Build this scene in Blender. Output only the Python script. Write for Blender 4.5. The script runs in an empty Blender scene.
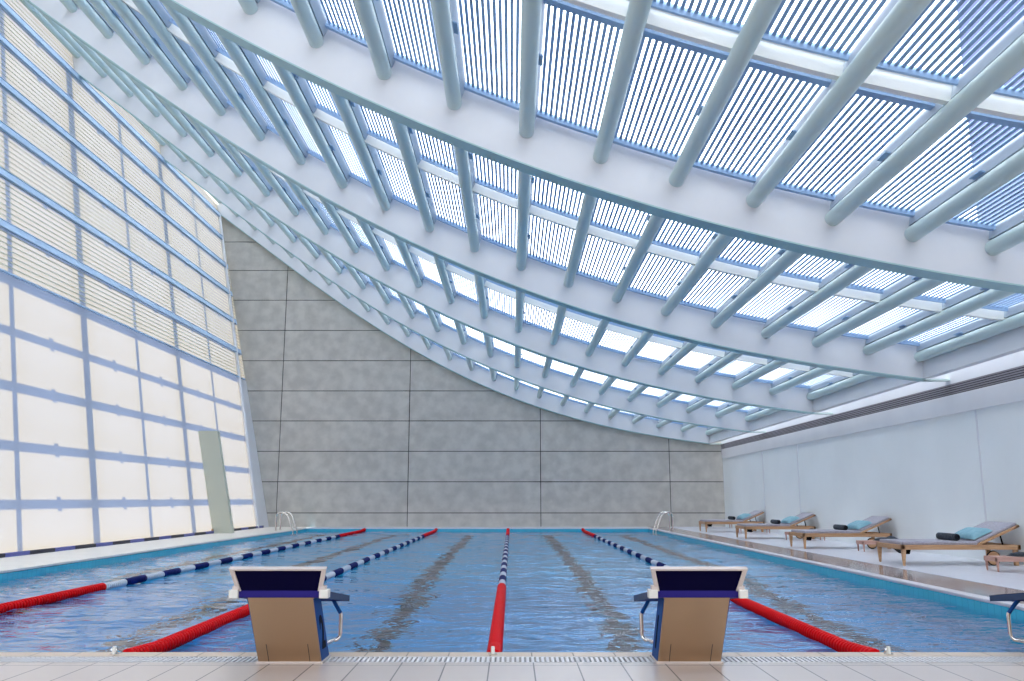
import bpy, bmesh, math, random
import numpy as np
from mathutils import Vector, Matrix, noise
random.seed(4)
C = bpy.context.scene.collection
PI = math.pi

# ------------------------------------------------------------------ camera
FPX, HC, CX = 870.0, 0.985, 511.5
TH = math.atan(158.5 / FPX)
ct, st = math.cos(TH), math.sin(TH)
cam_d = bpy.data.cameras.new('camera')
cam = bpy.data.objects.new('camera', cam_d); C.objects.link(cam)
cam_d.sensor_width = 36.0; cam_d.lens = FPX / 1024 * 36
cam_d.shift_x = 0.5 / 1024
cam.location = (0, 0, HC); cam.rotation_euler = (PI / 2 + TH, 0, 0)
cam_d.clip_end = 500; cam_d.clip_start = 0.05
bpy.context.scene.camera = cam

def project(x, y, z):
    z -= HC
    d = y * ct + z * st
    if d < 0.05: return (9999, 9999)
    return CX + FPX * x / d, 340.5 - FPX * (z * ct - y * st) / d

# ------------------------------------------------------------------ materials
def mat(name, col, rough=0.5, metal=0.0, spec=0.5, **kw):
    m = bpy.data.materials.new(name); m.use_nodes = True
    b = m.node_tree.nodes['Principled BSDF']
    b.inputs['Base Color'].default_value = (*col, 1)
    b.inputs['Roughness'].default_value = rough
    b.inputs['Metallic'].default_value = metal
    b.inputs['Specular IOR Level'].default_value = spec
    for k, v in kw.items(): b.inputs[k].default_value = v
    return m

def nodes(m): return m.node_tree.nodes, m.node_tree.links, m.node_tree.nodes['Principled BSDF']

def add_noise(m, c1, c2, scale=3.0, detail=6, stretch=(1, 1, 1), bump=0.0, lo=0.35, hi=0.65, bscale=None):
    n, l, b = nodes(m)
    tc = n.new('ShaderNodeTexCoord'); mp = n.new('ShaderNodeMapping')
    mp.inputs['Scale'].default_value = stretch
    nz = n.new('ShaderNodeTexNoise'); nz.inputs['Scale'].default_value = scale; nz.inputs['Detail'].default_value = detail
    cr = n.new('ShaderNodeValToRGB')
    cr.color_ramp.elements[0].position = lo; cr.color_ramp.elements[0].color = (*c1, 1)
    cr.color_ramp.elements[1].position = hi; cr.color_ramp.elements[1].color = (*c2, 1)
    l.new(tc.outputs['Object'], mp.inputs['Vector']); l.new(mp.outputs['Vector'], nz.inputs['Vector'])
    l.new(nz.outputs['Fac'], cr.inputs['Fac']); l.new(cr.outputs['Color'], b.inputs['Base Color'])
    if bump:
        bp = n.new('ShaderNodeBump'); bp.inputs['Strength'].default_value = bump; bp.inputs['Distance'].default_value = 0.02
        src = nz
        if bscale:
            src = n.new('ShaderNodeTexNoise'); src.inputs['Scale'].default_value = bscale
            l.new(mp.outputs['Vector'], src.inputs['Vector'])
        l.new(src.outputs['Fac'], bp.inputs['Height']); l.new(bp.outputs['Normal'], b.inputs['Normal'])
    return cr, mp, tc

M = {}
M['white'] = mat('white_paint', (0.86, 0.86, 0.88), 0.4)
add_noise(M['white'], (0.73, 0.725, 0.745), (0.77, 0.765, 0.78), 1.2)
M['tube'] = mat('pale_steel_paint', (0.60, 0.71, 0.67), 0.35, spec=0.3)
M['underside_shade'] = mat('teal_underside_shade', (0.40, 0.58, 0.58), 0.45, spec=0.2)  # shade on the beam undersides, put into the colour
M['cream'] = mat('cream_paint', (0.88, 0.86, 0.80), 0.45)
M['slat'] = mat('blue_grey_slat', (0.32, 0.46, 0.66), 0.5, spec=0.2)
M['rafter'] = mat('grey_blue_rafter', (0.50, 0.56, 0.62), 0.5, spec=0.2)
M['bracket'] = mat('bracket_steel', (0.30, 0.44, 0.62), 0.5)
M['wallw'] = mat('wall_plaster', (0.74, 0.78, 0.80), 0.7)
add_noise(M['wallw'], (0.84, 0.86, 0.85), (0.88, 0.90, 0.89), 0.7, 5)
M['finpaint'] = mat('grey_green_paint', (0.50, 0.51, 0.42), 0.7)
M['joint'] = mat('dark_joint', (0.07, 0.07, 0.065), 0.9)
M['grille'] = mat('grille_grey', (0.30, 0.28, 0.31), 0.6)
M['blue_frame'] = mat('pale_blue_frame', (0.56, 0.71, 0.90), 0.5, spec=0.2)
M['rib'] = mat('sheet_rib', (0.42, 0.44, 0.33), 0.6)
M['navy'] = mat('navy_plastic', (0.012, 0.018, 0.16), 0.35, spec=0.2)
M['navy_dark'] = mat('navy_rubber', (0.002, 0.0015, 0.022), 0.6, spec=0.04)
M['purple'] = mat('violet_navy_edge', (0.025, 0.018, 0.15), 0.5, spec=0.05)
M['red'] = mat('red_plastic', (0.62, 0.003, 0.006), 0.5, spec=0.04)
M['ropeblue'] = mat('blue_float', (0.004, 0.010, 0.10), 0.5, spec=0.04)
M['ropewhite'] = mat('clear_white_float', (0.50, 0.54, 0.60), 0.35, spec=0.3)
M['cable'] = mat('steel_cable', (0.5, 0.55, 0.6), 0.3, 0.9)
M['chrome'] = mat('chrome', (0.80, 0.74, 0.68), 0.16, 1.0)
M['bluepaint'] = mat('blue_side_paint', (0.008, 0.07, 0.26), 0.5, spec=0.12)
M['wingpaint'] = mat('grey_blue_edge', (0.045, 0.07, 0.13), 0.5, spec=0.15)
M['black'] = mat('black_rubber', (0.006, 0.006, 0.008), 0.7, spec=0.1)
M['postw'] = mat('white_post', (0.74, 0.70, 0.62), 0.4)
M['framealu'] = mat('beige_aluminium', (0.66, 0.56, 0.50), 0.4, 0.3)
M['steel'] = mat('brushed_steel', (0.50, 0.345, 0.215), 0.33, 0.85)
n, l, b = nodes(M['steel'])
tc = n.new('ShaderNodeTexCoord'); mp = n.new('ShaderNodeMapping'); mp.inputs['Scale'].default_value = (3, 3, 120)
nz = n.new('ShaderNodeTexNoise'); nz.inputs['Scale'].default_value = 3
bp = n.new('ShaderNodeBump'); bp.inputs['Strength'].default_value = 0.08
l.new(tc.outputs['Object'], mp.inputs[0]); l.new(mp.outputs[0], nz.inputs['Vector']); l.new(nz.outputs['Fac'], bp.inputs['Height']); l.new(bp.outputs[0], b.inputs['Normal'])

M['concrete'] = mat('grey_concrete', (0.42, 0.42, 0.42), 0.75, spec=0.2)
add_noise(M['concrete'], (0.50, 0.465, 0.42), (0.61, 0.57, 0.515), 2.6, 9, bump=0.15, bscale=14)
M['teak'] = mat('teak', (0.50, 0.27, 0.13), 0.5)
add_noise(M['teak'], (0.44, 0.23, 0.11), (0.58, 0.34, 0.18), 4, 6, (1, 14, 14))
M['pinkwood'] = mat('pink_teak', (0.52, 0.28, 0.22), 0.5)
add_noise(M['pinkwood'], (0.48, 0.26, 0.20), (0.58, 0.33, 0.27), 4, 6, (1, 14, 14))
M['mattress'] = mat('mauve_grey_fabric', (0.40, 0.37, 0.42), 0.9)
add_noise(M['mattress'], (0.36, 0.335, 0.385), (0.44, 0.41, 0.46), 30, 3, bump=0.1)
M['teal'] = mat('turquoise_fabric', (0.22, 0.50, 0.58), 0.85, spec=0.1)
add_noise(M['teal'], (0.24, 0.44, 0.52), (0.30, 0.50, 0.57), 14, 3, bump=0.2)
M['charcoal'] = mat('charcoal_towel', (0.035, 0.045, 0.06), 0.95)
add_noise(M['charcoal'], (0.025, 0.035, 0.05), (0.06, 0.07, 0.085), 30, 3, bump=0.4)

def tiled(name, c1, c2, mortar, bw, bh, msize, rough, coat=0.0, offset=0.0, noise_s=1.5, rot=0):
    m = mat(name, c1, rough)
    n, l, b = nodes(m)
    tc = n.new('ShaderNodeTexCoord'); mp = n.new('ShaderNodeMapping')
    mp.inputs['Rotation'].default_value = (0, 0, rot) if not isinstance(rot, tuple) else rot
    br = n.new('ShaderNodeTexBrick')
    br.offset = offset; br.inputs['Color1'].default_value = (*c1, 1); br.inputs['Color2'].default_value = (*c2, 1)
    br.inputs['Mortar'].default_value = (*mortar, 1); br.inputs['Scale'].default_value = 1.0
    br.inputs['Brick Width'].default_value = bw; br.inputs['Row Height'].default_value = bh
    br.inputs['Mortar Size'].default_value = msize; br.inputs['Mortar Smooth'].default_value = 0.1
    l.new(tc.outputs['Object'], mp.inputs[0]); l.new(mp.outputs[0], br.inputs['Vector'])
    l.new(br.outputs['Color'], b.inputs['Base Color'])
    bp = n.new('ShaderNodeBump'); bp.inputs['Strength'].default_value = 0.3; bp.inputs['Distance'].default_value = 0.004; bp.invert = True
    l.new(br.outputs['Fac'], bp.inputs['Height']); l.new(bp.outputs[0], b.inputs['Normal'])
    b.inputs['Coat Weight'].default_value = coat; b.inputs['Coat Roughness'].default_value = 0.12
    return m
M['decktile'] = tiled('deck_tile', (0.60, 0.49, 0.42), (0.56, 0.455, 0.395), (0.10, 0.075, 0.06), 0.267, 1.3, 0.0045, 0.35, 0.5)
M['coping'] = tiled('coping_tile', (0.66, 0.50, 0.36), (0.62, 0.47, 0.34), (0.14, 0.09, 0.05), 0.267, 2.0, 0.004, 0.4, 0.3)
M['sidetile'] = tiled('pool_side_tile', (0.05, 0.50, 0.66), (0.05, 0.46, 0.62), (0.03, 0.36, 0.52), 0.25, 0.125, 0.004, 0.25, 0.5, 0.0)
M['floortile'] = tiled('pool_floor_tile', (0.10, 0.68, 0.90), (0.09, 0.64, 0.87), (0.04, 0.47, 0.70), 0.25, 0.125, 0.004, 0.5)
M['mark'] = mat('dark_lane_tile', (0.012, 0.010, 0.014), 0.7, spec=0.1)
M['stone'] = mat('polished_brown_stone', (0.36, 0.29, 0.28), 0.12)
add_noise(M['stone'], (0.30, 0.24, 0.23), (0.42, 0.34, 0.33), 1.6, 6)
M['lip'] = mat('pale_lip_stone', (0.62, 0.58, 0.60), 0.35)
M['lightfloor'] = tiled('light_floor', (0.72, 0.72, 0.78), (0.70, 0.70, 0.76), (0.62, 0.60, 0.62), 0.9, 0.9, 0.006, 0.35, 0.2)
M['leftdeck'] = tiled('cream_stone', (0.86, 0.80, 0.72), (0.84, 0.78, 0.70), (0.60, 0.52, 0.46), 3.0, 0.9, 0.006, 0.45, 0.1)
M['grate'] = mat('white_grate', (0.72, 0.68, 0.66), 0.4)
M['gap'] = mat('dark_channel', (0.03, 0.03, 0.03), 0.8)
M['beige'] = mat('beige_wall', (0.55, 0.44, 0.34), 0.7)
M['tower'] = mat('blue_facade', (0.021, 0.037, 0.13), 0.5, spec=0.1)

# track strip: dashes painted as the dark gap under the blinds
m = M['blind_gap'] = mat('blind_gap_dashes', (0.03, 0.03, 0.10), 0.5)
n, l, b = nodes(m)
tc = n.new('ShaderNodeTexCoord'); wv = n.new('ShaderNodeTexWave'); wv.bands_direction = 'Y'; wv.inputs['Scale'].default_value = 0.19
cr = n.new('ShaderNodeValToRGB'); cr.color_ramp.interpolation = 'CONSTANT'
cr.color_ramp.elements[0].color = (0.012, 0.012, 0.03, 1); cr.color_ramp.elements[1].position = 0.55; cr.color_ramp.elements[1].color = (0.10, 0.11, 0.34, 1)
l.new(tc.outputs['Object'], wv.inputs['Vector']); l.new(wv.outputs['Fac'], cr.inputs['Fac']); l.new(cr.outputs['Color'], b.inputs['Base Color'])

def sheet_mat(name, col, refl):
    m = bpy.data.materials.new(name); m.use_nodes = True
    n = m.node_tree.nodes; l = m.node_tree.links; n.clear()
    out = n.new('ShaderNodeOutputMaterial'); mx = n.new('ShaderNodeAddShader')
    tr = n.new('ShaderNodeBsdfTranslucent'); tr.inputs['Color'].default_value = (*col, 1)
    df = n.new('ShaderNodeBsdfDiffuse'); df.inputs['Color'].default_value = (*refl, 1)
    tc = n.new('ShaderNodeTexCoord'); mp = n.new('ShaderNodeMapping'); mp.inputs['Scale'].default_value = (0.2, 0.25, 6)
    nz = n.new('ShaderNodeTexNoise'); nz.inputs['Scale'].default_value = 2
    bp = n.new('ShaderNodeBump'); bp.inputs['Strength'].default_value = 0.05
    l.new(tc.outputs['Object'], mp.inputs[0]); l.new(mp.outputs[0], nz.inputs['Vector']); l.new(nz.outputs['Fac'], bp.inputs['Height'])
    l.new(bp.outputs[0], df.inputs['Normal'])
    l.new(tr.outputs[0], mx.inputs[0]); l.new(df.outputs[0], mx.inputs[1]); l.new(mx.outputs[0], out.inputs['Surface'])
    return m
SHEET = (0.056, 0.069, 0.105)
M['sheet'] = sheet_mat('translucent_sheet', SHEET, (0.16, 0.155, 0.14))

# water
m = M['water'] = bpy.data.materials.new('pool_water'); m.use_nodes = True
n, l, b = nodes(m)
b.inputs['Base Color'].default_value = (0.93, 0.97, 1, 1); b.inputs['Roughness'].default_value = 0.0
b.inputs['IOR'].default_value = 1.33; b.inputs['Transmission Weight'].default_value = 1.0
tc = n.new('ShaderNodeTexCoord')
mp = n.new('ShaderNodeMapping'); mp.inputs['Scale'].default_value = (1.0, 1.5, 1)
n1 = n.new('ShaderNodeTexNoise'); n1.inputs['Scale'].default_value = 2.6; n1.inputs['Detail'].default_value = 3; n1.inputs['Roughness'].default_value = 0.5; n1.inputs['Distortion'].default_value = 0.4
bp = n.new('ShaderNodeBump'); bp.inputs['Strength'].default_value = 1.0; bp.inputs['Distance'].default_value = 0.05
l.new(tc.outputs['Object'], mp.inputs[0]); l.new(mp.outputs[0], n1.inputs['Vector']); l.new(n1.outputs['Fac'], bp.inputs['Height']); l.new(bp.outputs[0], b.inputs['Normal'])
va = n.new('ShaderNodeVolumeAbsorption'); va.inputs['Color'].default_value = (0.05, 0.68, 0.93, 1); va.inputs['Density'].default_value = 0.36
l.new(va.outputs[0], n['Material Output'].inputs['Volume'])

# ------------------------------------------------------------------ mesh builder
class MB:
    def __init__(s): s.v = []; s.f = []
    def add(s, vs, fs):
        o = len(s.v); s.v += [tuple(p) for p in vs]; s.f += [tuple(i + o for i in f) for f in fs]; return s
    def hexa(s, p):  # 8 points: bottom 0-3 ccw, top 4-7 ccw
        return s.add(p, [(3, 2, 1, 0), (4, 5, 6, 7), (0, 1, 5, 4), (1, 2, 6, 5), (2, 3, 7, 6), (3, 0, 4, 7)])
    def box(s, x0, x1, y0, y1, z0, z1):
        return s.hexa([(x0, y0, z0), (x1, y0, z0), (x1, y1, z0), (x0, y1, z0), (x0, y0, z1), (x1, y0, z1), (x1, y1, z1), (x0, y1, z1)])
    def tube(s, pts, r, seg=12, cap=True):
        pts = [Vector(p) for p in pts]; N = len(pts); rings = []
        rr = r if isinstance(r, (list, tuple)) else [r] * N
        prev = None
        for i, p in enumerate(pts):
            t = (pts[min(i + 1, N - 1)] - pts[max(i - 1, 0)]).normalized()
            a = Vector((0, 0, 1)) if prev is None else prev
            if abs(t.dot(a)) > 0.98: a = Vector((1, 0, 0))
            u = t.cross(a).normalized(); w = u.cross(t).normalized(); prev = w
            rings.append([p + (u * math.cos(2 * PI * k / seg) + w * math.sin(2 * PI * k / seg)) * rr[i] for k in range(seg)])
        vs = [q for r_ in rings for q in r_]; fs = []
        for i in range(N - 1):
            for k in range(seg):
                k2 = (k + 1) % seg
                fs.append((i * seg + k, i * seg + k2, (i + 1) * seg + k2, (i + 1) * seg + k))
        if cap: fs += [tuple(range(seg)), tuple(range((N - 1) * seg, N * seg))[::-1]]
        return s.add(vs, fs)
    def sweep(s, secs):   # list of rings of equal count (closed cross-section)
        k = len(secs[0]); vs = [q for r_ in secs for q in r_]; fs = []
        for i in range(len(secs) - 1):
            for j in range(k):
                j2 = (j + 1) % k
                fs.append((i * k + j, i * k + j2, (i + 1) * k + j2, (i + 1) * k + j))
        fs += [tuple(range(k)), tuple(range((len(secs) - 1) * k, len(secs) * k))[::-1]]
        return s.add(vs, fs)
    def build(s, name, m, parent=None, bevel=0, smooth=False, kind=None, origin=None):
        me = bpy.data.meshes.new(name)
        o0 = Vector(origin) if origin else Vector((0, 0, 0))
        me.from_pydata([tuple(Vector(p) - o0) for p in s.v], [], s.f); me.update()
        bm = bmesh.new(); bm.from_mesh(me); bmesh.ops.recalc_face_normals(bm, faces=bm.faces); bm.to_mesh(me); bm.free()
        me.materials.append(m)
        o = bpy.data.objects.new(name, me); C.objects.link(o); o.location = o0
        if parent:
            o.parent = parent
        if smooth:
            for p in me.polygons: p.use_smooth = True
            try: me.set_sharp_from_angle(angle=math.radians(40))
            except Exception: pass
        if bevel:
            md = o.modifiers.new('bevel', 'BEVEL'); md.width = bevel; md.segments = 2; md.limit_method = 'ANGLE'
        if kind: o['kind'] = kind
        return o

def empty(name, loc=(0, 0, 0), rz=0):
    o = bpy.data.objects.new(name, None); C.objects.link(o); o.location = loc; o.rotation_euler = (0, 0, rz)
    o.empty_display_size = 0.2
    return o
def tag(o, label, cat, group=None):
    o['label'] = label; o['category'] = cat
    if group: o['group'] = group
    return o
def copy_tree(o, parent=None):
    c = o.copy(); C.objects.link(c)
    if parent: c.parent = parent
    for ch in list(o.children): copy_tree(ch, c)
    return c
ORD = ['first', 'second', 'third', 'fourth', 'fifth', 'sixth', 'seventh', 'eighth', 'ninth', 'tenth', 'eleventh', 'twelfth',
       'thirteenth', 'fourteenth', 'fifteenth', 'sixteenth', 'seventeenth', 'eighteenth', 'nineteenth', 'twentieth',
       'twenty-first', 'twenty-second', 'twenty-third', 'twenty-fourth', 'twenty-fifth', 'twenty-sixth', 'twenty-seventh']

# ------------------------------------------------------------------ dimensions
XL, XR = -7.08, 4.74           # pool sides
YN, YF = 5.96, 30.7            # pool ends
WZ = -0.12                     # water level
KW, XB = -0.209, -8.75         # leaning left wall
XRW = 7.70                     # right wall
YW = 32.0                      # far wall
YB = -6.0                      # behind the camera

def wl(z, y, off=0.0):         # point on left wall (off > 0 is outside)
    return Vector((XB + KW * z - off * 0.979, y, z - off * 0.2046))

# ------------------------------------------------------------------ setting: floors
f = MB(); f.box(XB - 0.3, XRW + 0.3, YB, 5.60, -0.25, 0); f.build('floor', M['decktile'], kind='structure', origin=(0.133, 4.2, 0))
cop = MB(); cop.box(XB - 0.3, XRW + 0.3, 5.81, YN, -0.035, 0.0); cop.build('floor_coping_near', M['coping'], kind='structure', origin=(0.13, 5.0, 0))
ch = MB(); ch.box(XB - 0.3, XRW + 0.3, 5.60, 5.81, -0.25, -0.04); ch.build('gutter_channel', M['gap'], kind='structure')
gr = MB()
x = -6.2
while x < 6.2:
    gr.box(x, x + 0.017, 5.605, 5.805, -0.035, -0.001); x += 0.031
gr.box(-6.2, 6.2, 5.60, 5.622, -0.04, -0.001); gr.box(-6.2, 6.2, 5.788, 5.81, -0.04, -0.001)
g = gr.build('overflow_grate', M['grate'])
tag(g, 'white slotted overflow grate running along the near pool edge', 'drain grate')
f = MB(); f.box(XB - 0.3, XL - 0.13, YN, YW, -0.25, 0.0); f.build('floor_left', M['leftdeck'], kind='structure')
f = MB(); f.box(XR - 0.01, XR + 0.13, YN, YW, -0.032, 0.004); f.build('trim_1', M['lip'], kind='structure', bevel=0.01)
f = MB(); f.box(XR + 0.13, 5.6, YN, YW, -0.25, 0.0); f.build('floor_stone_strip', M['stone'], kind='structure')
f = MB(); f.box(5.6, XRW + 0.3, YN, YW, -0.25, 0.004); f.build('floor_right', M['lightfloor'], kind='structure')
f = MB(); f.box(XL, XR, YF, YW, -0.032, 0.004); f.build('floor_far', M['lightfloor'], kind='structure')
f = MB(); f.box(XL - 0.13, XL + 0.01, YN, YF, -0.03, 0.006); f.build('trim_2', M['leftdeck'], kind='structure', bevel=0.006)
f = MB(); f.box(XB + 0.01, XB + 0.08, YB, 31.1, 0.0, 0.07); f.build('blind_gap_strip', M['blind_gap'], kind='structure')  # added strip standing in for the dark gap below the lower blind

# ------------------------------------------------------------------ pool basin
def zf(y):  # far end raised to stand in for the sunlit turquoise patches
    return -2.0 if y < 12.5 else (-1.15 if y > 14.5 else -2.0 + 0.85 * (y - 12.5) / 2.0)
ys = [YN, 12.5, 14.5, YF]
b_ = MB()
for a, c in zip(ys[:-1], ys[1:]):
    b_.hexa([(XL, a, zf(a) - 0.2), (XR, a, zf(a) - 0.2), (XR, c, zf(c) - 0.2), (XL, c, zf(c) - 0.2), (XL, a, zf(a)), (XR, a, zf(a)), (XR, c, zf(c)), (XL, c, zf(c))])
pf = b_.build('pool_floor', M['floortile'], kind='structure')
def sidewall(name, quad, rot):
    w = MB(); w.box(*quad); return w.build(name, tiles[rot], kind='structure')
tiles = {0: tiled('pool_end_tile', (0.05, 0.50, 0.68), (0.05, 0.47, 0.64), (0.03, 0.33, 0.50), 0.25, 0.125, 0.004, 0.25, 0.4, 0, rot=(PI / 2, 0, 0)),
         1: tiled('pool_long_tile', (0.06, 0.54, 0.68), (0.05, 0.50, 0.64), (0.03, 0.36, 0.50), 0.25, 0.125, 0.004, 0.25, 0.4, 0, rot=(0, PI / 2, 0))}
sidewall('pool_wall_left', (XL - 0.1, XL, YN, YF, -2.2, -0.035), 1)
sidewall('pool_wall_right', (XR, XR + 0.1, YN - 0.0, YF, -2.2, -0.03), 1)
sidewall('pool_wall_far', (XL, XR, YF, YF + 0.1, -2.2, -0.03), 0)
sidewall('pool_wall_near', (XL, XR, YN - 0.1, YN, -2.2, -0.03), 0)
LANES = [-6.1, -3.82, -1.34, 1.15, 3.58]
for k, xc in enumerate(LANES):
    w = MB()
    for a, c in zip([7.6, 12.5, 14.5], [12.5, 14.5, 29.0]):
        w.hexa([(xc - .14, a, zf(a)), (xc + .14, a, zf(a)), (xc + .14, c, zf(c)), (xc - .14, c, zf(c))] + [(xc - .14, a, zf(a) + .006), (xc + .14, a, zf(a) + .006), (xc + .14, c, zf(c) + .006), (xc - .14, c, zf(c) + .006)])
    w.box(xc - .5, xc + .5, 28.85, 29.1, zf(29) , zf(29) + .007)
    w.build('lane_marking', M['mark'], pf)

# water body (closed mesh with wavy top)
nx, ny = 150, 360
xs = np.linspace(XL - 0.004, XR + 0.004, nx); yy = np.linspace(YN - 0.004, YF + 0.004, ny)
vs = []; fs = []
for j in range(ny):
    for i in range(nx):
        p = Vector((xs[i], yy[j], 0))
        h = 0.024 * noise.noise(Vector((p.x * 1.0, p.y * 1.5, 0.3))) + 0.016 * noise.noise(Vector((p.x * 2.6, p.y * 3.6, 7.7)))
        vs.append((p.x, p.y, WZ + h))
for j in range(ny - 1):
    for i in range(nx - 1):
        a = j * nx + i; fs.append((a, a + 1, a + nx + 1, a + nx))
nt = len(vs)
for j in range(ny):
    for i in range(nx):
        if i in (0, nx - 1) or j in (0, ny - 1):
            pass
# border skirt
border = [i for i in range(nx)] + [j * nx + nx - 1 for j in range(1, ny)] + [(ny - 1) * nx + i for i in range(nx - 2, -1, -1)] + [j * nx for j in range(ny - 2, 0, -1)]
base = len(vs)
for q in border:
    x, y, z = vs[q]; vs.append((x, y, -2.3))
nb = len(border)
for k in range(nb):
    k2 = (k + 1) % nb; fs.append((border[k], base + k, base + k2, border[k2]))
fs.append(tuple(base + k for k in range(nb)))
w = MB(); w.v = vs; w.f = fs
wo = w.build('pool_water', M['water'], smooth=False)
for p in wo.data.polygons: p.use_smooth = p.normal.z > 0.5
wo['kind'] = 'structure'

# ------------------------------------------------------------------ roof profile
co = [4.4838893306509586e-07, -5.309052311155476e-05, -0.000211099851953374, 0.026211434801484457, -0.3983763983022251, 5.107233409688643]
dco = np.polyder(co); XC = -10.6
def dP(x): return float(np.polyval(dco, max(x, XC)))
def P(x): return float(np.polyval(co, max(x, XC))) + (dP(XC) * (x - XC) if x < XC else 0.0)
BY = [-1.95, 3.71, 9.36, 15.05, 20.70, 26.30, 31.75]
DZ = [0.10, 0.10, 0.085, 0.04, 0.0, -0.02, -0.04]
def dz(y): return float(np.interp(y, BY, DZ))
def R(x, y, n=0.0):            # point above the roof curve by n along its normal
    s = dP(x); k = math.hypot(1, s)
    return Vector((x - s / k * n, y, P(x) + dz(y) + n / k))
XRE, XLE = 7.22, -12.0
# arc-length table
tx = np.linspace(XLE - 0.6, XRE + 0.5, 2000)
tz = np.array([P(q) for q in tx]); sl = np.concatenate([[0], np.cumsum(np.hypot(np.diff(tx), np.diff(tz)))])
def s_of(x): return float(np.interp(x, tx, sl))
def x_of(s): return float(np.interp(s, sl, tx))
S_R, S_L = s_of(7.14), s_of(-8.29)
DS = (S_R - S_L) / 19
tubes = [x_of(S_R - k * DS) for k in range(24) if x_of(S_R - k * DS) > -11.7]

names_b = ['behind', 'overhead', 'nearest', 'second', 'third', 'fourth', 'farthest']
beam_lab = [None, 'white arched steel roof beam directly above the camera, ahead of the near deck',
            'wide white arched roof beam, nearest and highest one in view',
            'white arched roof beam second nearest, ending beside the violet-lit wall top',
            'white arched roof beam third nearest, with blue sky-lit louvres before it',
            'slender-looking pale arched roof beam fourth nearest, next to last before grey wall',
            'pale arched roof beam touching the top of the grey concrete far wall']
px = [XLE + (XRE + 0.05 - XLE) * i / 70 for i in range(71)]
for i, y in enumerate(BY):
    if i == 0: continue
    b1 = MB(); th = 0.25
    b1.sweep([[R(q, y, -.37), R(q, y + th, -.37), R(q, y + th, .24), R(q, y, .24)] for q in px])
    root = b1.build('roof_beam', M['white'])
    tag(root, beam_lab[i], 'beam', 'arched roof beams')
    # slim strip along the lower edge, underside shade painted in as teal
    fl = MB(); fl.sweep([[R(q, y - .002, -.385), R(q, y + th + .002, -.385), R(q, y + th + .002, -.368), R(q, y - .002, -.368)] for q in px])
    fl.build('shaded_underside', M['underside_shade'], root)
    # end plate and drop rod near the right wall
    ep = MB(); e = R(XRE, y, 0)
    ep.box(XRE + .02, XRW - 0.01, y + .03, y + .22, e.z - .40, e.z - .37)
    ep.build('support_plate', M['tube'], root)
    dr = MB(); dr.tube([(XRE + .22, y + .1, e.z - .32), (XRE + .22, y + .1, e.z + .05)], .014, 8)
    dr.build('drop_rod', M['bracket'], root)

# ceiling: rafters and louvre panels
ceil = empty('ceiling', (0, 0, 0)); ceil['kind'] = 'structure'
T, NR0, NR1 = tubes, 0.095, 0.235
edges = [XRE + 0.0] + tubes + [XLE]
NS = 15
for bi in range(1, 6):
    y0, y1 = BY[bi] + .25, BY[bi + 1]
    ymid = (BY[bi] + BY[bi + 1]) / 2 + .15
    for k, xt in enumerate(tubes):
        rb = MB(); sec = []
        for yv in (y0, y1):
            c = R(xt, yv, 0); s = dP(xt); kk = math.hypot(1, s); tv = Vector((1 / kk, 0, s / kk)); nv = Vector((-s / kk, 0, 1 / kk))
            sec.append([c + tv * -.05 + nv * NR0, c + tv * .05 + nv * NR0, c + tv * .05 + nv * NR1, c + tv * -.05 + nv * NR1])
        rb.sweep(sec); rb.build('rafter', M['rafter'], ceil)
    for k in range(len(edges) - 1):
        sa, sb = s_of(edges[k + 1]), s_of(edges[k])
        if sb - sa < 0.12: continue
        pm = MB()
        nsl = max(2, round(NS * (sb - sa) / DS))
        for (ya, yb) in ((y0 + .10, ymid - .14), (ymid + .02, ymid + .22), (ymid + .30, y1 - .08), (y0, y0 + .10), (y1 - .08, y1)):
            for j in range(nsl):
                sc = sa + (sb - sa) * (j + .5) / nsl
                xa, xb = x_of(sc - .016), x_of(sc + .016)
                pm.sweep([[R(xa, q, .215), R(xb, q, .215), R(xb, q, .227), R(xa, q, .227)] for q in (ya, yb)])
        for yc, hw in ((y0 + .10, .03), (ymid + .26, .045), (y1 - .10, .03), (ymid - .16, .014)):
            N_ = 5
            pm.sweep([[R(q, yc - hw, .17), R(q, yc + hw, .17), R(q, yc + hw, .24), R(q, yc - hw, .24)] for q in [x_of(sa + .05 + (sb - sa - .1) * t / N_) for t in range(N_ + 1)]])
        pm.build('louvre_panel', M['slat'], ceil)
# part of the louvred roof behind the camera
pm = MB(); s = s_of(XLE)
while s < s_of(XRE):
    xa, xb = x_of(s), x_of(s + .04)
    pm.sweep([[R(xa, q, .31), R(xb, q, .31), R(xb, q, .34), R(xa, q, .34)] for q in (YB, 3.71)]); s += .08
lp = pm.build('louvre_panel', M['slat'], ceil)

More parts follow.
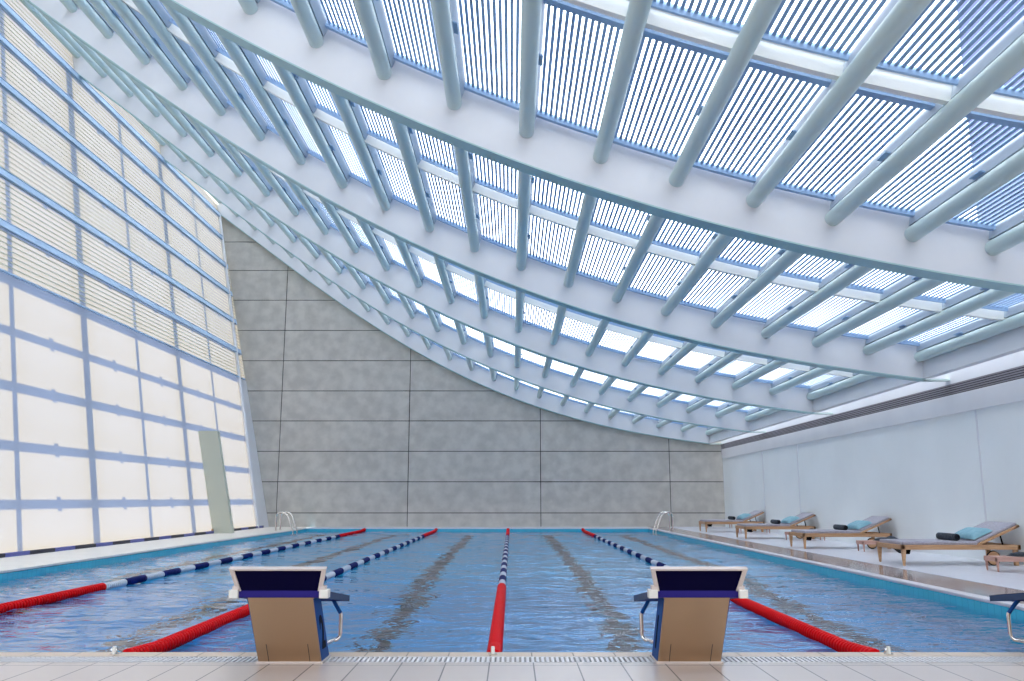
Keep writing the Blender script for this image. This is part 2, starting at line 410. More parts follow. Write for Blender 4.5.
# tubes
bay_lab = ['', 'overhead bay before the nearest beam', 'bay between nearest and second beams', 'bay between second and third beams',
           'bay between third and fourth beams', 'last bay before the grey far wall']
for bi in range(1, 6):
    y0, y1 = BY[bi] + .25, BY[bi + 1]
    ymid = (BY[bi] + BY[bi + 1]) / 2 + .10
    for k, xt in enumerate(tubes):
        vis = False
        for t in np.linspace(0, 1, 12):
            q = R(xt, y0 + (y1 - y0) * t, 0); u, v = project(*q)
            if -140 < u < 1164 and -120 < v < 800: vis = True
        if not vis: continue
        tb = MB(); c0, c1 = R(xt, y0 - .0, 0), R(xt, y1, 0)
        tb.tube([c0, c1], .088, 20)
        o = tb.build('roof_tube', M['tube'], smooth=True)
        tag(o, 'round roof tube, %s from right wall, %s' % (ORD[k], bay_lab[bi]), 'tube', 'roof tubes in the ' + bay_lab[bi])
        s = dP(xt); kk = math.hypot(1, s); tv = Vector((1 / kk, 0, s / kk)); nv = Vector((-s / kk, 0, 1 / kk))
        for yc, mm in ((y0 + 1.45, 'bracket'), (y1 - 1.5, 'bracket')):
            c = R(xt, yc, 0); bk = MB()
            p = [c + tv * a + nv * h + Vector((0, d, 0)) for h in (.07, .15) for a, d in ((-.045, -.07), (.045, -.07), (.045, .07), (-.045, .07))]
            bk.hexa(p)
            p = [c + tv * a + nv * h + Vector((0, d, 0)) for h in (.10, .115) for a, d in ((-.10, -.10), (.10, -.10), (.10, .10), (-.10, .10))]
            bk.hexa(p)
            bk.build('bracket', M['bracket'], o)
    # secondary cross beam in the middle of the bay
    sb_ = MB()
    qs = [XLE + (XRE - XLE) * i / 60 for i in range(61)]
    sb_.sweep([[R(q, ymid - .02, .07), R(q, ymid + .02, .07), R(q, ymid + .02, .22), R(q, ymid - .02, .22)] for q in qs])
    o = sb_.build('secondary_beam', M['cream'])
    tag(o, 'slim cream cross beam above the tubes in the middle of the ' + bay_lab[bi], 'beam', 'slim cross beams')
    for nn, w_ in ((.068, .035), (.22, .035)):
        fl = MB(); fl.sweep([[R(q, ymid - w_, nn - .008), R(q, ymid + w_, nn - .008), R(q, ymid + w_, nn + .008), R(q, ymid - w_, nn + .008)] for q in qs])
        fl.build('flange', M['cream'], o)
    # right edge beam of the bay
    eb = MB()
    eb.sweep([[R(XRE, q, -.37), R(XRE, q, -.37) + Vector((.15, 0, 0)), R(XRE, q, -.02) + Vector((.15, 0, 0)), R(XRE, q, -.02)] for q in (BY[bi] + .25, BY[bi + 1])])
    o = eb.build('edge_beam', M['white'])
    tag(o, 'straight white edge beam along the right wall side of the ' + bay_lab[bi], 'beam', 'straight roof edge beams')

# ------------------------------------------------------------------ left wall
ZD, ZT = 5.29, 12.7
wallL = empty('wall_left'); wallL['kind'] = 'structure'
def quadsheet(z0, z1, y0, y1, off, name, m, parent, th=0.004):
    q = MB(); q.hexa([wl(z0, y0, off), wl(z0, y1, off), wl(z0, y1, off + th), wl(z0, y0, off + th), wl(z1, y0, off), wl(z1, y1, off), wl(z1, y1, off + th), wl(z1, y0, off + th)])
    return q.build(name, m, parent)
def sheet(z0, z1, y0, y1, name):
    q = MB(); q.add([wl(z0, y0), wl(z0, y1), wl(z1, y1), wl(z1, y0)], [(0, 1, 2, 3)])
    return q.build(name, M['sheet'], wallL)
YT = 31.25
def ztop(y): return 12.05 + (32 - y) * .075
q = MB(); q.add([wl(.05, YB), wl(.05, 30.5), wl(ZD, 31.05), wl(ZD, YB)], [(0, 1, 2, 3)]); q.build('lower_blind', M['sheet'], wallL)
q = MB(); q.add([wl(ZD, YB), wl(ZD, YW), wl(ztop(YW), YW), wl(ztop(YB), YB)], [(0, 1, 2, 3)]); q.build('upper_blind', M['sheet'], wallL)
rb = MB(); z = ZD + .06
while z < ztop(YB):
    YW_ = YW; YW = min(YW_, 32 - (z - 12.0) / .075) if z > 12.0 else YW_
    rb.hexa([wl(z, YB, 0), wl(z, YW, 0), wl(z - .02, YW, -.02), wl(z - .02, YB, -.02), wl(z + .022, YB, 0), wl(z + .022, YW, 0), wl(z - .002, YW, -.02), wl(z - .002, YB, -.02)])
    z += 0.119; YW = YW_
rb.build('blind_slats', M['rib'], wallL)
HZ = [6.29, 7.43, 8.50, 9.56, 10.65, 11.6]
for z in [ZD] + HZ:
    hb = MB(); h = .07 if z > ZD else .02
    hb.hexa([wl(z - h, YB, -.05), wl(z - h, YW - .3, -.05), wl(z - h, YW - .3, -.09), wl(z - h, YB, -.09), wl(z + h, YB, -.05), wl(z + h, YW - .3, -.05), wl(z + h, YW - .3, -.09), wl(z + h, YB, -.09)])
    o = hb.build('rail', M['blue_frame'] if z > ZD else M['bracket'], wallL)
    if z > ZD:
        lips = MB()
        for sgn in (-1, 1):
            zz = z + sgn * .075
            lips.hexa([wl(zz - .008, YB, -.05), wl(zz - .008, YW - .3, -.05), wl(zz - .008, YW - .3, -.10), wl(zz - .008, YB, -.10), wl(zz + .008, YB, -.05), wl(zz + .008, YW - .3, -.05), wl(zz + .008, YW - .3, -.10), wl(zz + .008, YB, -.10)])
        lips.build('rail_edge', M['bracket'], o)
# end trim post and return strip
tp = MB(); tp.tube([wl(-0.0, 30.45, -.06), wl(11.6, 31.7, -.06)], .06, 12)
tp.build('end_post', M['white'], wallL, smooth=True)
q = MB(); q.hexa([wl(0, 30.5, -.02), wl(0, YW, -.02), wl(0, YW, .03), wl(0, 30.5, .03), wl(ZD, 31.05, -.02), wl(ZD, YW, -.02), wl(ZD, YW, .03), wl(ZD, 31.05, .03)])
q.build('return_panel', M['white'], wallL)

# outside lattice that shades the blinds
SE = math.radians(20)
SV = Vector((-math.cos(SE), 0.0, math.sin(SE)))      # towards the sun
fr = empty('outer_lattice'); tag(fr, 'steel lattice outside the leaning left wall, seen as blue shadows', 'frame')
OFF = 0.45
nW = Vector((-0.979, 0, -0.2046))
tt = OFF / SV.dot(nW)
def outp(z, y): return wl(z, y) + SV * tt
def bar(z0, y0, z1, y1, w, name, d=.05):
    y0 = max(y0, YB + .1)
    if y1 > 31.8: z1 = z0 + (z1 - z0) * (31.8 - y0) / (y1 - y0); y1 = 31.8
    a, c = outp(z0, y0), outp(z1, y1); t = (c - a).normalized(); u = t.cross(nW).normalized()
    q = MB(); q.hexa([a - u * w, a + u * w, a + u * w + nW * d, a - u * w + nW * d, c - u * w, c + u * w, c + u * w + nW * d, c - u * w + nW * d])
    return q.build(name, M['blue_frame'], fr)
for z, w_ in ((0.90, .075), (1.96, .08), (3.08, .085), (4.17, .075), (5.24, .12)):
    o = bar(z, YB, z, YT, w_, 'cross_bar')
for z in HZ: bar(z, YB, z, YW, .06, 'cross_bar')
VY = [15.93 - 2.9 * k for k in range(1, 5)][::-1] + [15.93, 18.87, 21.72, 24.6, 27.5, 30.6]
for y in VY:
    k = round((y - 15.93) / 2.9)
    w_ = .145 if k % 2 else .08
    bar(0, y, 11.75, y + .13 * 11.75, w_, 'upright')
# small clamps in mid-span
cl = MB()
for y in VY:
    for z in (0.90, 1.96, 3.08, 4.17) + tuple(HZ):
        yc = y + 1.45 + .13 * z
        if yc > 31.6: continue
        a = outp(z, yc)
        cl.hexa([a + Vector((0, d, 0)) + Vector((0, 0, h)) + nW * g for h in (-.12, .12) for d, g in ((-.08, 0), (.08, 0), (.08, .04), (-.08, .04))])
cl.build('clamps', M['blue_frame'], fr)['kind'] = 'stuff'

# leaning fin standing against the left wall
fn = MB()
x0, x1, zt = -.62, -.04, 2.98
fy0, fy1 = 25.95, 26.15
fn.hexa([(XB + .04, fy0, 0), (XB + .62, fy0, 0), (XB + .62, fy1, 0), (XB + .04, fy1, 0)] + [(XB + KW * zt + .04, fy0, zt), (XB + KW * zt + .62, fy0, zt), (XB + KW * zt + .62, fy1, zt), (XB + KW * zt + .04, fy1, zt)])
o = fn.build('leaning_fin', M['finpaint'], bevel=.01)
tag(o, 'plain pale grey-green leaning slab standing against the left wall near its far end', 'pillar')
ft = MB(); ft.box(XB + .01, XB + .06, fy0 - .05, fy0 + .05, 0, .12); ft.build('foot', M['teak'], o)

# ------------------------------------------------------------------ far wall
wf = empty('wall_far'); wf['kind'] = 'structure'
ZJ = [-0.3, 0.49, 1.60, 2.70, 3.81, 4.92, 6.05, 7.20, 8.36, 9.52, 10.64, 11.8, 13.0]
XJ = [-11.6, -8.49, -3.76, 1.06, 5.76, 8.2]
bk = MB(); xsq = np.linspace(-11.6, 8.2, 76)
def ptop(x): return min(13.0, P(min(x, XRE)) + DZ[-1] + .20)
for a, c in zip(xsq[:-1], xsq[1:]):
    bk.hexa([(a, YW + .03, -.3), (c, YW + .03, -.3), (c, YW + .15, -.3), (a, YW + .15, -.3), (a, YW + .03, ptop(a)), (c, YW + .03, ptop(c)), (c, YW + .15, ptop(c)), (a, YW + .15, ptop(a))])
bk.build('backing', M['joint'], wf)
g_ = 0.014
for i in range(len(XJ) - 1):
    for j in range(len(ZJ) - 1):
        xa, xb, za, zb = XJ[i] + g_, XJ[i + 1] - g_, ZJ[j] + g_, ZJ[j + 1] - g_
        pn = MB(); n_ = 12; any_ = False; secs = []
        for t in range(n_ + 1):
            x = xa + (xb - xa) * t / n_; zt_ = min(zb, ptop(x))
            if zt_ - za > 0.02: secs.append([(x, YW, za), (x, YW + .03, za), (x, YW + .03, zt_), (x, YW, zt_)])
        if len(secs) > 1:
            pn.sweep(secs); pn.build('concrete_panel', M['concrete'], wf)

# ------------------------------------------------------------------ right wall
wr = empty('wall_right'); wr['kind'] = 'structure'
q = MB(); q.box(XRW, XRW + .2, YB, YW, -0.2, 2.44); q.build('lower_panelling', M['wallw'], wr)
for yj in (5.2, 14.4, 23.6, 26.9):
    jj = MB(); jj.box(XRW - .012, XRW + .001, yj - .02, yj + .02, 0.004, 2.44); jj.build('panel_joint', M['white'], wr)
q = MB(); q.box(XRW - .03, XRW + .2, YB, YW, 2.44, 2.77); q.build('upper_band', M['white'], wr)
q = MB(); q.box(XRW - .03, XRW + .2, YB, YW, 2.96, 3.62); q.build('top_band', M['white'], wr)
q = MB(); q.box(XRW + .03, XRW + .2, YB, YW, 2.77, 2.96); q.build('grille_back', M['gap'], wr)
q = MB()
for k in range(5):
    z = 2.785 + k * .038
    q.hexa([(XRW - .03, YB, z), (XRW - .03, YW, z), (XRW + .05, YW, z + .012), (XRW + .05, YB, z + .012), (XRW - .03, YB, z + .020), (XRW - .03, YW, z + .020), (XRW + .05, YW, z + .032), (XRW + .05, YB, z + .032)])
q.build('grille_blades', M['grille'], wr)
# wall behind the camera
q = MB(); q.box(-12, 8.2, YB - .2, YB, -.2, 4.2); q.build('wall_back', M['beige'], kind='structure')

# ------------------------------------------------------------------ neighbour tower seen through the roof
q = MB(); q.box(13.3, 24, 2.0, 23.8, -1, 45)
tw = q.build('office_tower', M['tower'])
tag(tw, 'blue-violet building face seen through the roof louvres at top right', 'building')
q = MB()
for k in range(12):
    q.box(13.24, 13.3, 2.0, 23.8, 3 + 3.4 * k, 3.15 + 3.4 * k)
q.build('floor_band', M['tower'], tw)

# ------------------------------------------------------------------ lane ropes
def rope_float(y0, y1, zc, r, pitch=.055, seg=14):
    n_ = max(2, int(round((y1 - y0) / pitch))); p = (y1 - y0) / n_
    pts = []; rad = []
    for i in range(n_):
        a = y0 + i * p
        for t, q in ((0.0, .55), (.18, .95), (.5, 1.0), (.82, .95), (.999, .55)):
            pts.append((0, a + t * p, zc(a + t * p))); rad.append(r * q)
    vs = []; fs = []
    for (x, y, z), q in zip(pts, rad):
        for k in range(seg):
            an = 2 * PI * k / seg; vs.append((q * math.cos(an), y, z + q * math.sin(an)))
    for i in range(len(pts) - 1):
        for k in range(seg):
            k2 = (k + 1) % seg; fs.append((i * seg + k, i * seg + k2, (i + 1) * seg + k2, (i + 1) * seg + k))
    fs += [tuple(range(seg)), tuple(range((len(pts) - 1) * seg, len(pts) * seg))[::-1]]
    return MB().add(vs, fs)
def rz(y):
    zs = -0.085
    if y < 6.6: return zs + .05 * (6.6 - y) / .9
    if y > 29.8: return zs + .045 * (y - 29.8) / .9
    return zs
def make_rope():
    root = empty('lane_rope', (0, 0, 0))
    cb = MB(); cb.tube([(0, 5.88, .03), (0, 6.14, rz(6.14)), (0, 10, -.085), (0, 29, -.085), (0, 30.55, rz(30.5)), (0, 30.78, .02)], .007, 8)
    cb.build('cable', M['cable'], root)
    rope_float(6.12, 11.1, rz, .056).build('red_float_section', M['red'], root, smooth=True)
    rope_float(26.0, 30.5, rz, .056).build('red_float_section', M['red'], root, smooth=True)
    y = 11.1; k = 0; per = (26.0 - 11.1) / 24
    while y < 25.9:
        nm, mm = (('white_float_section', 'ropewhite'), ('navy_float_section', 'ropeblue'))[k % 2]
        rope_float(y + .01, y + per - .01, rz, .050 if k % 2 else .046).build(nm, M[mm], root, smooth=True)
        y += per; k += 1
    tn = MB(); tn.tube([(0, 5.93, .02), (0, 6.02, -.01)], .012, 8); tn.build('tensioner', M['chrome'], root)
    return root
rope0 = make_rope()
RX = [-0.12, 2.44, -2.58, -5.04]
RL = ['lane rope of red, white and navy floats down the centre, between the two blocks',
      'lane rope ending in red floats just right of the right starting block',
      'lane rope passing behind the left starting block, red floats at its near end',
      'leftmost lane rope, its red floats leaving the photo at the left edge']
for k, x in enumerate(RX):
    o = rope0 if k == 0 else copy_tree(rope0)
    o.location = (x, 0, 0); tag(o, RL[k], 'lane rope', 'floating lane ropes')
def make_post():
    root = empty('rope_post')
    q = MB(); q.tube([(0, 0, 0), (0, 0, .006)], .030, 16); q.build('base_plate', M['chrome'], root)
    q = MB(); q.tube([(0, 0, .005), (0, 0, .046), (0, 0, .050)], [.0125, .0125, .010], 16); q.build('post', M['postw'], root, smooth=True)
    return root
p0 = make_post()
PL = ['short white rope post on the coping between the two starting blocks', 'short white rope post on the coping at right, at the red rope end',
      'short white rope post on the coping left of the left starting block', None]
for k, x in enumerate([-0.12, 2.43, -2.56]):
    o = p0 if k == 0 else copy_tree(p0)
    o.location = (x, 5.875, 0); tag(o, PL[k], 'post', 'rope anchor posts')

# ------------------------------------------------------------------ starting blocks
def make_block(side, digit):
    # side +1: handle on the right of the photo; local x=0 at the block centre
    root = empty('starting_block')
    W = .192
    yb0, yb1, yt0, yt1, zt = 5.57, 5.80, 5.27, 5.47, .42
    q = MB(); q.hexa([(-W, yb0, 0), (W, yb0, 0), (W, yb1, 0), (-W, yb1, 0), (-W, yt0, zt), (W, yt0, zt), (W, yt1, zt), (-W, yt1, zt)])
    col = q.build('column', M['steel'], root, bevel=.006)
    for sx in (-1, 1):
        q = MB(); a = sx * W; c = sx * (W + .003)
        q.hexa([(min(a, c), yb0 + .01, 0.01), (max(a, c), yb0 + .01, 0.01), (max(a, c), yb1 - .01, 0.01), (min(a, c), yb1 - .01, 0.01),
                (min(a, c), yt0 + .01, zt - .01), (max(a, c), yt0 + .01, zt - .01), (max(a, c), yt1 - .01, zt - .01), (min(a, c), yt1 - .01, zt - .01)])
        q.build('side_panel', M['bluepaint'], col)
    # seams of the folded steel
    for xs_ in (-.125, .125):
        q = MB(); q.hexa([(xs_ - .002, yb0 - .0035, .004), (xs_ + .002, yb0 - .0035, .004), (xs_ + .002, yb0 + .002, .004), (xs_ - .002, yb0 + .002, .004),
                          (xs_ - .002, yb0 - .0035 - .088, .125), (xs_ + .002, yb0 - .0035 - .088, .125), (xs_ + .002, yb0 + .002 - .088, .125), (xs_ - .002, yb0 + .002 - .088, .125)])
        q.build('fold_seam', M['joint'], col)
    q = MB(); q.box(-W - .012, W + .012, yb0 - .02, yb1 + .012, 0, .012); q.build('base_plate', M['framealu'], root, bevel=.003)
    # lane number on the handle side
    cu = bpy.data.curves.new('lane_number', 'FONT'); cu.body = digit; cu.size = .30; cu.extrude = .001; cu.align_x = 'CENTER'; cu.offset = .010
    tmp = bpy.data.objects.new('tmp', cu); C.objects.link(tmp)
    dg = bpy.context.evaluated_depsgraph_get(); me = bpy.data.meshes.new_from_object(tmp.evaluated_get(dg)); bpy.data.objects.remove(tmp)
    me.materials.clear(); me.materials.append(M['black'])
    no = bpy.data.objects.new('lane_number', me); C.objects.link(no); no.parent = col
    # local: text x -> +y (for +x face), text y -> z sheared with the lean
    sh = (yt0 - yb0) / zt
    for v in me.vertices:
        x, y, z = v.co
        y = y * .95 + .09
        yy_ = (x * side) * .70 + (yb0 + yb1) / 2 + sh * y
        v.co = (side * (W + .0045) + z, yy_, y)
    # platform sloping down towards the water
    PW = .245
    YA, YE = 5.25, 6.10
    q = MB(); q.hexa([(-PW, YA, .42), (PW, YA, .42), (PW, YE, .305), (-PW, YE, .305), (-PW, YA, .462), (PW, YA, .462), (PW, YE, .343), (-PW, YE, .343)])
    pl = q.build('platform', M['purple'], root, bevel=.004)
    q = MB(); q.hexa([(-PW + .02, YA + .03, .455), (PW - .02, YA + .03, .455), (PW - .02, YE - .02, .343), (-PW + .02, YE - .02, .343), (-PW + .02, YA + .03, .463), (PW - .02, YA + .03, .463), (PW - .02, YE - .02, .350), (-PW + .02, YE - .02, .350)])
    q.build('grip_surface', M['navy_dark'], pl)
    for sx in (-1, 1):
        q = MB(); a, c = sorted((sx * (PW + .001), sx * (PW + .012)))
        q.hexa([(a, YA + .04, .414), (c, YA + .04, .414), (c, YE, .305), (a, YE, .305), (a, YA + .04, .456), (c, YA + .04, .456), (c, YE, .343), (a, YE, .343)])
        q.build('edge_rail', M['wingpaint'], pl)
        q = MB(); xx = sx * .262
        q.box(xx - .026, xx + .026, 5.225, 5.295, .418, .466); cpart = q.build('clamp', M['postw'], root, bevel=.003)
        q = MB(); q.box(sx * .252 - .018, sx * .252 + .018, 5.23, 5.28, .464, .488); q.build('clamp_lug', M['framealu'], cpart)
    # foot plate rising towards the rear
    y0_, z0_, y1_, z1_ = 5.25, .460, 5.19, .588
    d = Vector((0, y1_ - y0_, z1_ - z0_)).normalized(); nn = Vector((0, -d.z, d.y)) * 1.0
    if nn.z < 0: nn = -nn
    def fp(x, t, h): 
        L = math.hypot(y1_ - y0_, z1_ - z0_); p = Vector((x, y0_, z0_)) + d * (t * L) + nn * h; return p
    w0, w1 = .245, .277
    q = MB(); q.hexa([fp(-w0, 0, -.0), fp(w0, 0, -.0), fp(w1, 1, -.0), fp(-w1, 1, 0)] + [fp(-w0, 0, .012), fp(w0, 0, .012), fp(w1, 1, .012), fp(-w1, 1, .012)])
    foot = q.build('foot_plate', M['navy_dark'], root)
    q = MB()
    e = .022
    q.hexa([fp(-w0 - .004, 0, -.008), fp(-w0 + e, 0, -.008), fp(-w1 + e, 1, -.008), fp(-w1 - .004, 1, -.008)] + [fp(-w0 - .004, 0, .018), fp(-w0 + e, 0, .018), fp(-w1 + e, 1, .018), fp(-w1 - .004, 1, .018)])
    q.hexa([fp(w0 - e, 0, -.008), fp(w0 + .004, 0, -.008), fp(w1 + .004, 1, -.008), fp(w1 - e, 1, -.008)] + [fp(w0 - e, 0, .018), fp(w0 + .004, 0, .018), fp(w1 + .004, 1, .018), fp(w1 - e, 1, .018)])
    q.hexa([fp(-w1 - .004, .94, -.010), fp(w1 + .004, .94, -.010), fp(w1 + .004, 1.03, -.010), fp(-w1 - .004, 1.03, -.010)] + [fp(-w1 - .004, .94, .02), fp(w1 + .004, .94, .02), fp(w1 + .004, 1.03, .02), fp(-w1 - .004, 1.03, .02)])
    q.build('foot_plate_frame', M['framealu'], foot, bevel=.002)
    # grab handle
    def arc(p0, p1, p2, n_=6):
        return [(1 - t) ** 2 * Vector(p0) + 2 * t * (1 - t) * Vector(p1) + t * t * Vector(p2) for t in [i / n_ for i in range(n_ + 1)]]
    sx = side
    xo = .235 * sx
    YR = 5.93
    q = MB(); q.tube([(sx * .195, YR - .06, .335), (sx * .205, YR - .03, .305), (xo - .004 * sx, YR, .25)], .0125, 12)
    hd = q.build('handle_bracket', M['bluepaint'], root, smooth=True)
    pts = [(xo - .004 * sx, YR, .252), (xo, YR, .235), (xo, YR, .14)] + arc((xo, YR, .125), (xo, YR, .082), (xo - .04 * sx, YR - .03, .082)) + [(sx * (W - .02), YR - .15, .082)]
    q = MB(); q.tube(pts, .0125, 14); q.build('grab_handle', M['chrome'], root, smooth=True)
    return root
b1 = make_block(1, '2'); b1.location = (-1.352, 0, 0)
tag(b1, 'steel starting block with navy top, left one, grab handle on its right', 'starting block', 'starting blocks on the near pool edge')
b2 = make_block(-1, '1'); b2.location = (1.085, 0, 0)
tag(b2, 'steel starting block with navy top, right of centre rope, grab handle on its left', 'starting block', 'starting blocks on the near pool edge')
b3 = copy_tree(b2); b3.location = (3.49, 0, 0)
tag(b3, 'starting block cut off by right edge of photo, only platform edge and handle showing', 'starting block', 'starting blocks on the near pool edge')

# ------------------------------------------------------------------ pool ladders
def make_ladder(sgn):
    root = empty('pool_ladder')
    for dy in (0, .55):
        pts = [(sgn * .34, dy, 0), (sgn * .34, dy, .42)]
        A = [Vector((sgn * .34, dy, .42)), Vector((sgn * .33, dy, .57)), Vector((sgn * .20, dy, .57))]
        for i in range(1, 7):
            t = i / 6; pts.append((1 - t) ** 2 * A[0] + 2 * t * (1 - t) * A[1] + t * t * A[2])
        A = [Vector((sgn * .20, dy, .57)), Vector((sgn * .05, dy, .57)), Vector((-sgn * .03, dy, .45))]
        for i in range(1, 7):
            t = i / 6; pts.append((1 - t) ** 2 * A[0] + 2 * t * (1 - t) * A[1] + t * t * A[2])
        pts += [(-sgn * .20, dy, -.02), (-sgn * .20, dy, -1.0)]
        q = MB(); q.tube(pts, .022, 12); r_ = q.build('handrail', M['chrome'], root, smooth=True)
        q = MB(); q.tube([(sgn * .34, dy, 0), (sgn * .34, dy, .012)], .05, 16); q.build('flange', M['chrome'], r_)
    for k in range(3):
        q = MB(); q.box(-sgn * .2 - .03, -sgn * .2 + .03, .02, .53, -.32 - .27 * k, -.295 - .27 * k); q.build('step', M['chrome'], root)
    return root
ld = make_ladder(-1); ld.location = (XL - .08, 28.3, 0); tag(ld, 'chrome pool ladder in the far left corner below the concrete wall', 'pool ladder', 'pool ladders')
ld = make_ladder(1); ld.location = (XR + .06, 28.3, 0); tag(ld, 'chrome pool ladder at the far right corner, near the farthest lounger', 'pool ladder', 'pool ladders')

# ------------------------------------------------------------------ loungers (local: x from pool to wall, y depth, origin foot near corner)
def rbox(x0, x1, y0, y1, z0, z1): return MB().box(x0, x1, y0, y1, z0, z1)
def make_lounger():
    root = empty('sun_lounger')
    Wd, L = .92, 1.78
    zr0, zr1 = .235, .305
    fr_ = MB(); fr_.box(0, L, 0, .05, zr0, zr1); fr_.box(0, L, Wd - .05, Wd, zr0, zr1); fr_.box(0, .05, 0, Wd, zr0, zr1); fr_.box(L - .05, L, 0, Wd, zr0, zr1)
    fr_.build('frame', M['teak'], root, bevel=.006)
    for (lx, ly) in ((0.0, 0.0), (0.0, Wd - .06)):
        q = MB(); q.hexa([(lx + .015, ly + .015, 0), (lx + .045, ly + .015, 0), (lx + .045, ly + .045, 0), (lx + .015, ly + .045, 0), (lx, ly, zr1), (lx + .07, ly, zr1), (lx + .07, ly + .06, zr1), (lx, ly + .06, zr1)])
        q.build('leg', M['teak'], root, bevel=.004)
    for ly in (.05, Wd - .11):
        q = MB(); q.box(L - .08, L - .02, ly, ly + .05, .0, zr0 + .01); q.build('leg', M['teak'], root, bevel=.004)
        if ly > .1: continue
        q = MB(); cx = L - .39
        q.tube([(cx, ly + .0, .11), (cx, ly + .03, .11)], .095, 24); wh = q.build('wheel', M['teak'], root, smooth=False)
        ring = [(cx + .098 * math.cos(a), ly + .015, .11 + .098 * math.sin(a)) for a in [2 * PI * i / 28 for i in range(29)]]
        q = MB(); q.tube(ring, .012, 8, cap=False); q.build('tyre', M['black'], wh, smooth=True)
    ht = 1.16
    q = MB(); q.box(.03, ht + .02, .045, Wd - .045, .30, .355)
    q.build('seat_mattress', M['mattress'], root, bevel=.018)
    # back rest
    ang = math.atan2(.28, .64); ca, sa = math.cos(ang), math.sin(ang); LB = .70
    def bp_(u, h): return (ht + u * ca - h * sa, .30 + u * sa + h * ca)
    def slab(u0, u1, h0, h1, y0, y1):
        a, b_, c, d_ = bp_(u0, h0), bp_(u1, h0), bp_(u1, h1), bp_(u0, h1)
        return MB().hexa([(a[0], y0, a[1]), (b_[0], y0, b_[1]), (b_[0], y1, b_[1]), (a[0], y1, a[1]), (d_[0], y0, d_[1]), (c[0], y0, c[1]), (c[0], y1, c[1]), (d_[0], y1, d_[1])])
    bf = slab(0, LB, -.012, .022, .02, .06); b2_ = slab(0, LB, -.012, .022, Wd - .06, Wd - .02); bf.add(b2_.v, b2_.f); b3_ = slab(LB - .05, LB, -.012, .022, .02, Wd - .02); bf.add(b3_.v, b3_.f)
    bk_ = bf.build('backrest_frame', M['teak'], root, bevel=.004)
    slab(0.01, LB - .01, .022, .068, .045, Wd - .045).build('back_mattress', M['mattress'], bk_, bevel=.016)
    q = MB(); e = bp_(.42, -.01); q.tube([(e[0], .12, e[1]), (L - .2, .12, zr1 - .02)], .012, 8); q.tube([(e[0], Wd - .12, e[1]), (L - .2, Wd - .12, zr1 - .02)], .012, 8)
    q.build('prop', M['black'], root)
    q = MB(); q.add([(.10, .35, zr0 + .01), (.30, .35, zr0 + .01), (.27, .35, zr0 - .085), (.22, .35, zr0 - .085), (.10, .62, zr0 + .01), (.30, .62, zr0 + .01), (.27, .62, zr0 - .085), (.22, .62, zr0 - .085)],
                    [(0, 1, 2, 3), (7, 6, 5, 4), (0, 4, 5, 1), (1, 5, 6, 2), (2, 6, 7, 3), (3, 7, 4, 0)])
    q.build('strap_housing', M['black'], root, bevel=.005)
    return root, bp_, ht
def make_bolster():
    root = empty('rolled_towel')
    q = MB(); q.tube([(0, 0, .054), (0, .015, .054), (0, .56, .054), (0, .575, .054)], [.046, .053, .053, .046], 20); q.build('roll', M['charcoal'], root, smooth=True)
    sp = [(.040 * (1 - i / 40) * math.cos(i * .5), -.003, .054 + .040 * (1 - i / 40) * math.sin(i * .5)) for i in range(36)]
    q = MB(); q.tube(sp, .004, 6); q.build('spiral_edge', M['black'], root)
    return root
def make_cushion(bp_, ht):
    root = empty('cushion')
    # pillow: bulged grid lying on the sloped back
    nu, nv = 12, 16; u0, u1, y0, y1 = .01, .34, .08, .78
    vs, fs = [], []
    for side_ in (0, 1):
        for j in range(nv + 1):
            for i in range(nu + 1):
                a, c = i / nu, j / nv
                ed = (1 - abs(2 * a - 1) ** 4.0) * (1 - abs(2 * c - 1) ** 7.0)
                h = .072 + (.012 + (.070 * ed ** .6 if side_ else 0))
                x, z = bp_(u0 + (u1 - u0) * a, h)
                vs.append((x, y0 + (y1 - y0) * c, z))
    o_ = (nu + 1) * (nv + 1)
    for side_ in (0, 1):
        for j in range(nv):
            for i in range(nu):
                a = side_ * o_ + j * (nu + 1) + i; fs.append((a, a + 1, a + nu + 2, a + nu + 1))
    rim = [i for i in range(nu + 1)] + [j * (nu + 1) + nu for j in range(1, nv + 1)] + [nv * (nu + 1) + i for i in range(nu - 1, -1, -1)] + [j * (nu + 1) for j in range(nv - 1, 0, -1)]
    for k in range(len(rim)):
        a, c = rim[k], rim[(k + 1) % len(rim)]; fs.append((a, c, c + o_, a + o_))
    q = MB().add(vs, fs)
    q.build('cover', M['teal'], root, smooth=True)
    return root
def make_table():
    root = empty('side_table')
    q = MB(); TLn, TD = .88, .32
    for k in range(4): q.box(0, TLn, .08 * k, .074 + .08 * k, .185, .20)
    q.build('tabletop', M['pinkwood'], root, bevel=.003)
    q = MB(); q.box(0, TLn, 0, .025, .135, .185); q.box(0, TLn, TD - .03, TD, .135, .185); q.box(0, .025, 0, TD, .135, .185); q.box(TLn - .03, TLn, 0, TD, .135, .185)
    q.build('apron', M['pinkwood'], root, bevel=.003)
    for lx in (0.01, TLn - .04):
        for ly in (0, TD - .04):
            q = MB(); q.hexa([(lx + .01, ly + .01, 0), (lx + .025, ly + .01, 0), (lx + .025, ly + .025, 0), (lx + .01, ly + .025, 0), (lx, ly, .14), (lx + .03, ly, .14), (lx + .03, ly + .03, .14), (lx, ly + .03, .14)])
            q.build('leg', M['pinkwood'], root)
    return root
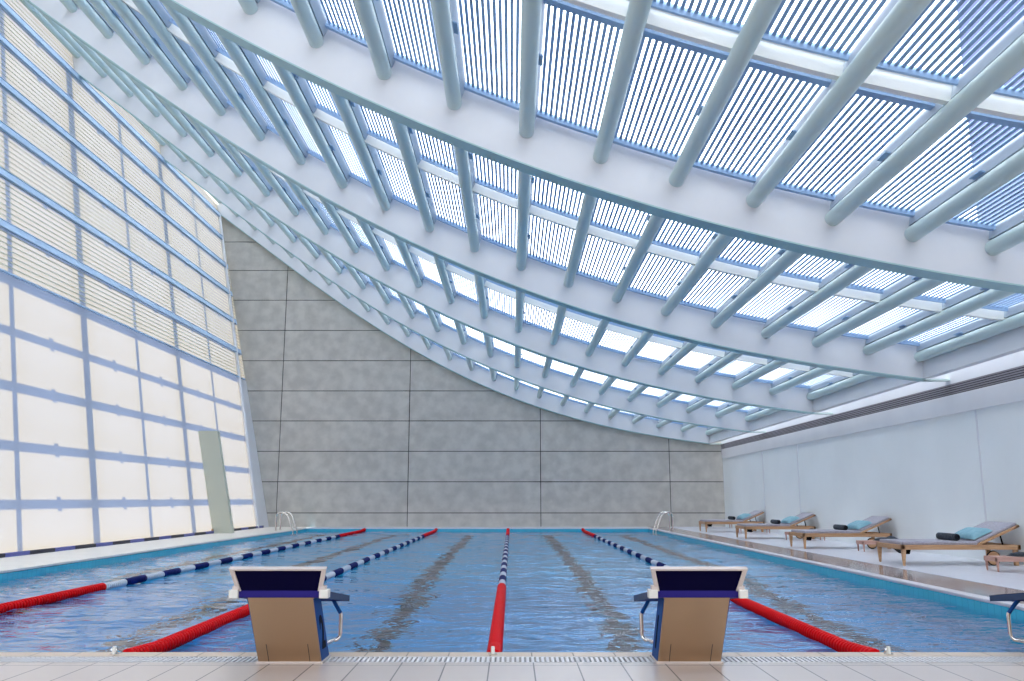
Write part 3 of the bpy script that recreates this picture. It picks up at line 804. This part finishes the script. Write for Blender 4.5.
def make_pile(seed):
    root = empty('folded_towel')
    # soft folded cloth, three uneven layers
    for k in range(2):
        nu, nv = 14, 10; vs = []; fs = []
        ww, dd = .50 - .10 * k, .28 - .05 * k; z0 = .002 + .026 * k
        for s_ in (0, 1):
            for j in range(nv + 1):
                for i in range(nu + 1):
                    a, c = i / nu, j / nv; ed = (1 - abs(2 * a - 1) ** 6) * (1 - abs(2 * c - 1) ** 6)
                    h = z0 + (s_ * ed * (.026 + .012 * noise.noise(Vector((a * 4 + seed, c * 3, k)))))
                    if k == 1 and s_: h += .030 * ed * math.exp(-((a - .72) / .12) ** 2)
                    vs.append((.30 + .03 * k + ww * a + .01 * math.sin(5 * c + seed), .02 + .02 * k + dd * c, h))
        o_ = (nu + 1) * (nv + 1)
        for s_ in (0, 1):
            for j in range(nv):
                for i in range(nu):
                    a = s_ * o_ + j * (nu + 1) + i; fs.append((a, a + 1, a + nu + 2, a + nu + 1))
        MB().add(vs, fs).build('cloth_layer', M['charcoal'], root, smooth=True)
    return root
XF = 5.83
lo, bp_, ht = make_lounger(); bo = make_bolster(); cu = make_cushion(bp_, ht)
LY = [13.34, 17.8, 22.25, 26.75]
LW = ['nearest', 'second nearest', 'third nearest', 'farthest']
for k, y in enumerate(LY):
    a = lo if k == 0 else copy_tree(lo); a.location = (XF, y, .004)
    tag(a, 'teak sun lounger with mauve-grey mattress, %s of the four by the right wall' % LW[k], 'sun lounger', 'sun loungers along the right wall')
    a = bo if k == 0 else copy_tree(bo); a.location = (XF + .91, y + .14, .361)
    tag(a, 'charcoal rolled towel lying on the seat of the %s sun lounger' % LW[k], 'rolled towel', 'rolled towels on the loungers')
    a = cu if k == 0 else copy_tree(cu); a.location = (XF, y, .004)
    tag(a, 'turquoise cushion leaning on the raised back of the %s sun lounger' % LW[k], 'cushion', 'cushions on the loungers')
tb0 = make_table(); tw0 = make_pile(1.0)
TY = [12.25, 16.85, 21.3, 25.8, 30.2]
TL = ['low pinkish table cut by the right edge of the photo', 'low pinkish table between nearest and second nearest loungers',
      'low pinkish table between second and third nearest loungers', 'low pinkish table between third nearest and farthest loungers',
      'low pinkish table beyond the farthest lounger']
for k, y in enumerate(TY):
    a = tb0 if k == 0 else copy_tree(tb0); a.location = (6.63, y, .004); tag(a, TL[k], 'side table', 'side tables between the loungers')
    a = tw0 if k == 0 else copy_tree(tw0); a.location = (6.63, y, .2045)
    tag(a, 'dark folded towel on the ' + TL[k][4:], 'towel', 'folded towels on the side tables')

# ------------------------------------------------------------------ light
wd = bpy.data.worlds.new('sky'); bpy.context.scene.world = wd; wd.use_nodes = True
bg = wd.node_tree.nodes['Background']; bg.inputs['Color'].default_value = (0.84, 0.915, 1.0, 1); bg.inputs['Strength'].default_value = 5.1
sd = bpy.data.lights.new('sun', 'SUN'); so = bpy.data.objects.new('sun', sd); C.objects.link(so)
sd.energy = 28.5; sd.angle = math.radians(3.4); sd.color = (1.0, 0.64, 0.20)
so.rotation_euler = SV.to_track_quat('Z', 'Y').to_euler()
so.location = (-30, 10, 20)

sc = bpy.context.scene
sc.view_settings.view_transform = 'Standard'; sc.view_settings.look = 'None'; sc.view_settings.gamma = 1; sc.view_settings.use_curve_mapping = False
sc.view_settings.exposure = 0.13
sc.cycles.max_bounces = 12; sc.cycles.diffuse_bounces = 6; sc.cycles.glossy_bounces = 4; sc.cycles.transmission_bounces = 8
sc.cycles.use_denoising = True
sc.cycles.sample_clamp_indirect = 12.0
